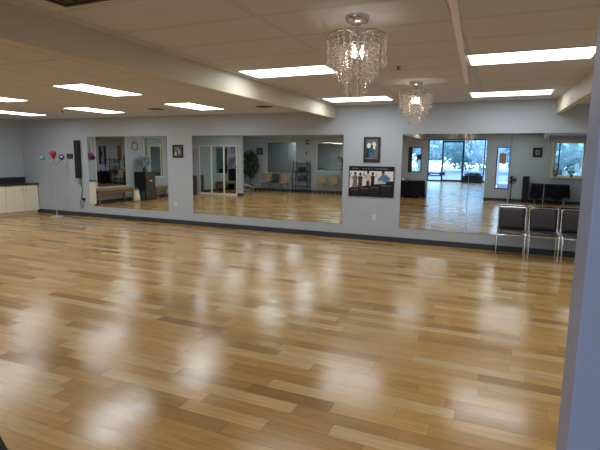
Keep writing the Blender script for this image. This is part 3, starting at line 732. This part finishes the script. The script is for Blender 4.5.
# draped tables
def draped(cx,cy,L,Dp,h,drop,label,clabel,uneven=.0):
    t=thing('folding_table',label,'table',(cx,cy,0),0,'folding tables under black cloths')
    MB().bb(-L/2,L/2,-Dp/2,Dp/2,h-.03,h).build('tabletop',M_wood,t)
    for sx in (-1,1):
        for sy in (-1,1): MB().tube([(sx*(L/2-.12),sy*(Dp/2-.08),0),(sx*(L/2-.16),sy*(Dp/2-.1),h-.031)],.014,8).build('leg',M_steel,t)
    n=96; vs=[];m=MB()
    def per(u):
        P=2*(L+Dp); d=u*P
        for ln,a,b in ((L,(-L/2,Dp/2),(L/2,Dp/2)),(Dp,(L/2,Dp/2),(L/2,-Dp/2)),(L,(L/2,-Dp/2),(-L/2,-Dp/2)),(Dp,(-L/2,-Dp/2),(-L/2,Dp/2))):
            if d<=ln: return (a[0]+(b[0]-a[0])*d/ln,a[1]+(b[1]-a[1])*d/ln)
            d-=ln
        return (-L/2,Dp/2)
    rowsz=5
    for r in range(rowsz):
        for i in range(n):
            x,y=per(i/n); s=1+.012+ r*.012*(1+.8*math.sin(i*1.9+r*.3))
            z=h+.004-(drop*(1+uneven*math.sin(i*.35)))*r/(rowsz-1)
            vs.append((x*(1+(s-1)*.9),y*(1+(s-1)*2.2),max(z,.004)))
    fs=[(r*n+i,r*n+(i+1)%n,(r+1)*n+(i+1)%n,(r+1)*n+i) for r in range(rowsz-1) for i in range(n)]+[tuple(range(n))]
    m.add(vs,fs,0,True); o=m.build('tablecloth',M_blackcloth); o.location=(cx,cy,0)
    tag(o,clabel,'tablecloth','black tablecloths')
draped(3.14,YF+.42,1.0,.6,.72,.62,'folding table under black cloth beneath the narrow window','black cloth over the small table beneath the narrow window',.08)
draped(8.38,YF+.50,1.24,.56,.75,.52,'long folding table under black cloth beneath the cream framed window','black cloth over the long table beneath the cream framed window',.12)
tb=MB().bb(-.1,.1,-.06,.06,0,.1).build('tissue_box',M_signtan,bevel=.005); tb.location=(2.92,YF+.5,.7255); tag(tb,'small tan box on the black draped table by the narrow window','box')
cp=thing('white_cup','white cup on the black draped table by the narrow window','cup',(2.82,YF+.62,.7255)); MB().lathe([(.03,0),(.042,.10),(.038,.10),(.027,.01),(0,.008)],seg=18).build('cup_body',M_white,cp)
MB().tube([(.038,0,.08),(.065,0,.07),(.06,0,.035),(.034,0,.025)],.006,6).build('handle',M_white,cp)
# fan
fa=thing('pedestal_fan','black pedestal fan standing in front of the tall narrow window','fan',(7.03,YF+.45,0))
MB().lathe([(.19,0),(.19,.015),(.17,.03),(.03,.045),(.02,.08)],seg=28).build('base',M_black,fa)
MB().tube([(0,0,.05),(0,0,.92)],.018,10).build('pole',M_black,fa)
MF=Matrix.Rotation(PI/2,3,'X'); hub=Vector((.02,.10,.88))
MB().lathe([(.02,-.09),(.05,-.06),(.055,.04),(.03,.06)],hub,18,0,MF).build('motor',M_black,fa)
gd=MB()
for R,yy in ((.165,0),(.14,.035),(.11,.05),(.07,.056),(.14,-.035),(.10,-.05)): gd.ring(hub+Vector((0,.03+yy,0)),R,.006,32,6,0,MF)
for k in range(24):
    a=2*PI*k/24; gd.tube([hub+Vector((.165*math.cos(a),.03,.165*math.sin(a))),hub+Vector((.1*math.cos(a),.082,.1*math.sin(a))),hub+Vector((.02*math.cos(a),.088,.02*math.sin(a)))],.002,4)
gd.build('guard',M_black,fa)
for k in range(3):
    a=2*PI*k/3; u=Vector((math.cos(a),0,math.sin(a))); v=Vector((-math.sin(a),.25,math.cos(a)))
    MB().prism([(.03,-.02),(.07,-.055),(.135,-.05),(.145,.0),(.12,.05),(.06,.04)],hub+Vector((0,.03,0)),u,v,u.cross(v),.003).build('blade',mat('fan_blade','3b4048',.4,0,.05,9),fa)
ts=thing('tower_speaker','black floor standing tower speaker beside the long black draped table','speaker',(7.54,YF+.30,0))
MB().bb(-.11,.11,-.13,.11,.03,1.03).build('cabinet',M_black,ts,bevel=.008); MB().bb(-.13,.13,-.15,.13,0,.029).build('plinth',M_black,ts); MB().bb(-.1,.1,.1105,.122,.06,1.0).build('grille',mat('grille_cloth','202126',.9,0,.3,100),ts)
ps=MB().bb(-.125,.125,0,.006,-.2,.2).build('paper_sign',M_signtan); ps.location=(6.65,YF-.052,1.72); tag(ps,'tan paper sign taped inside the tall narrow window','sign')
ps=MB().bb(-.09,.09,0,.006,-.11,.11).build('window_sticker',M_black); ps.location=(3.33,YF-.052,1.72); tag(ps,'dark square notice on the narrow window above the black draped table','sign')
for x,sd,lb in ((8.56,11,'small potted plant at the left end of the cream window sill'),(9.10,12,'small potted plant toward the right of the cream window sill')):
    t=thing('sill_plant',lb,'plant',(x,YF+.115,1.041)); MB().lathe([(.04,0),(.055,.09),(.05,.09),(.038,.06),(0,.06)],seg=16).build('pot',M_pot,t)
    leafy(70,(0,0,.2),.15,(.8,.5,1),.045,sd).build('foliage',M_leaf,t)
# lobby planter box
pb=thing('planter_box','long black planter box of low plants in front of the entrance glazing','planter',(4.62,LY+.5,0))
MB().bb(-.68,.68,-.22,.22,0,.50).build('box',M_black,pb,bevel=.01); leafy(260,(0,0,.55),.62,(1,.34,.22),.09,21).build('foliage',M_leaf,pb)

# ------------------------------------------------------------------ outdoors
struct(MB().bb(-40,50,-90,LY-.1,-.2,-.06).bb(LX1+.12,50,LY-.1,YF-.16,-.2,-.06).bb(-40,LX0-.12,LY-.1,YF-.16,-.2,-.06).build('ground_outside',M_asphalt))
struct(MB().bb(-6,12,LY-2.2,LY-.1,-.059,-.02).build('path_outside',M_concrete))
def tree(loc,h,r,seed,label,mm,proto=None):
    t=thing('tree',label,'tree',loc,0,'trees outside the entrance and windows')
    MB().tube([(0,0,0),(.05,0,h*.35),(0,.05,h*.7)],[.18,.14,.06],10).build('trunk',M_bark,t)
    m=leafy(900,(0,0,h*.52),r,(1,1,h*.5/r),.36,seed)
    m.ball((0,0,h*.52),r*.72,2,0,(1,1,h*.5/r),.12); m.build('crown',mm,t); return t
tl=[(-9.5,-52),(-2.2,-52.5),(4.6,-52),(11.2,-52.6),(18,-52),(1.2,-59.5),(8,-59.5),(9.6,-22),(16.2,-23.5),(12.8,-29.5),(-6.5,-29),(-7,-22),(20,-30.5),(-8.5,-37)]
where=['beyond the entrance glazing','outside the cream framed window','outside the lobby side glazing']
for i,(x,y) in enumerate(tl):
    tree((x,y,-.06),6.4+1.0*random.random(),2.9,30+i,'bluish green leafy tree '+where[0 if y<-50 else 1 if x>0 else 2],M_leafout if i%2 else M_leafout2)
car=thing('parked_car','white parked car outside the entrance glazing','car',(.0,LY-14,-.06),PI/2)
side=[(-2.1,.35),(-2.1,.75),(-1.95,.92),(-1.2,1.0),(-.6,1.48),(.9,1.52),(1.7,1.05),(2.1,.95),(2.15,.4)]
MB().prism(side,(0,-.85,0),(1,0,0),(0,0,1),(0,1,0),1.7).build('body',M_carpaint,car,bevel=.05)
MB().prism([(-1.05,1.02),(-.55,1.42),(.1,1.44),(.1,1.02)],(0,-.862,0),(1,0,0),(0,0,1),(0,1,0),1.724).prism([(.18,1.02),(.18,1.44),(.85,1.45),(1.45,1.05)],(0,-.862,0),(1,0,0),(0,0,1),(0,1,0),1.724).build('window',M_carglass,car)
for x in (-1.35,1.35):
    for s in (-1,1):
        wl=MB().lathe([(.33,-.1),(.33,.1)],(x,s*.78,.33),24,0,MF).build('wheel',M_tyre,car); MB().lathe([(.2,-.11),(.2,.11)],(x,s*.78,.33),18,0,MF).build('hub',M_steel,wl)

# ------------------------------------------------------------------ sky, camera
wd=bpy.data.worlds.new('world'); scn.world=wd; wd.use_nodes=True; nt=wd.node_tree; N=nt.nodes
bgn=N['Background']; tcn=N.new('ShaderNodeTexCoord'); sp_=N.new('ShaderNodeSeparateXYZ'); rp=N.new('ShaderNodeValToRGB')
nt.links.new(tcn.outputs['Generated'],sp_.inputs[0]); nt.links.new(sp_.outputs['Z'],rp.inputs['Fac'])
rp.color_ramp.elements[0].color=(.62,.80,1,1); rp.color_ramp.elements[1].color=(.36,.58,1,1)
nt.links.new(rp.outputs['Color'],bgn.inputs['Color']); bgn.inputs['Strength'].default_value=7

cam=bpy.data.cameras.new('camera'); co=bpy.data.objects.new('camera',cam); COL.objects.link(co); scn.camera=co
CAM=((6.831125,-9.203322,1.668340),(0.915217,0.402765,0.012571),(-0.069479,0.126996,0.989467),(-0.396927,0.906450,-0.144213),467.3792)
r,u,f=(Vector(a) for a in CAM[1:4])
Mx=Matrix((r,u,-f)).transposed().to_4x4(); Mx.translation=Vector(CAM[0]); co.matrix_world=Mx
cam.sensor_fit='HORIZONTAL'; cam.sensor_width=36; cam.lens=CAM[4]/600*36; cam.clip_start=.05; cam.clip_end=300

scn.view_settings.view_transform='Standard'; scn.view_settings.look='None'; scn.view_settings.exposure=0.12
scn.cycles.max_bounces=12; scn.cycles.glossy_bounces=8; scn.cycles.diffuse_bounces=5; scn.cycles.transparent_max_bounces=24
scn.cycles.caustics_reflective=True; scn.cycles.sample_clamp_indirect=6
scn.cycles.use_denoising=True
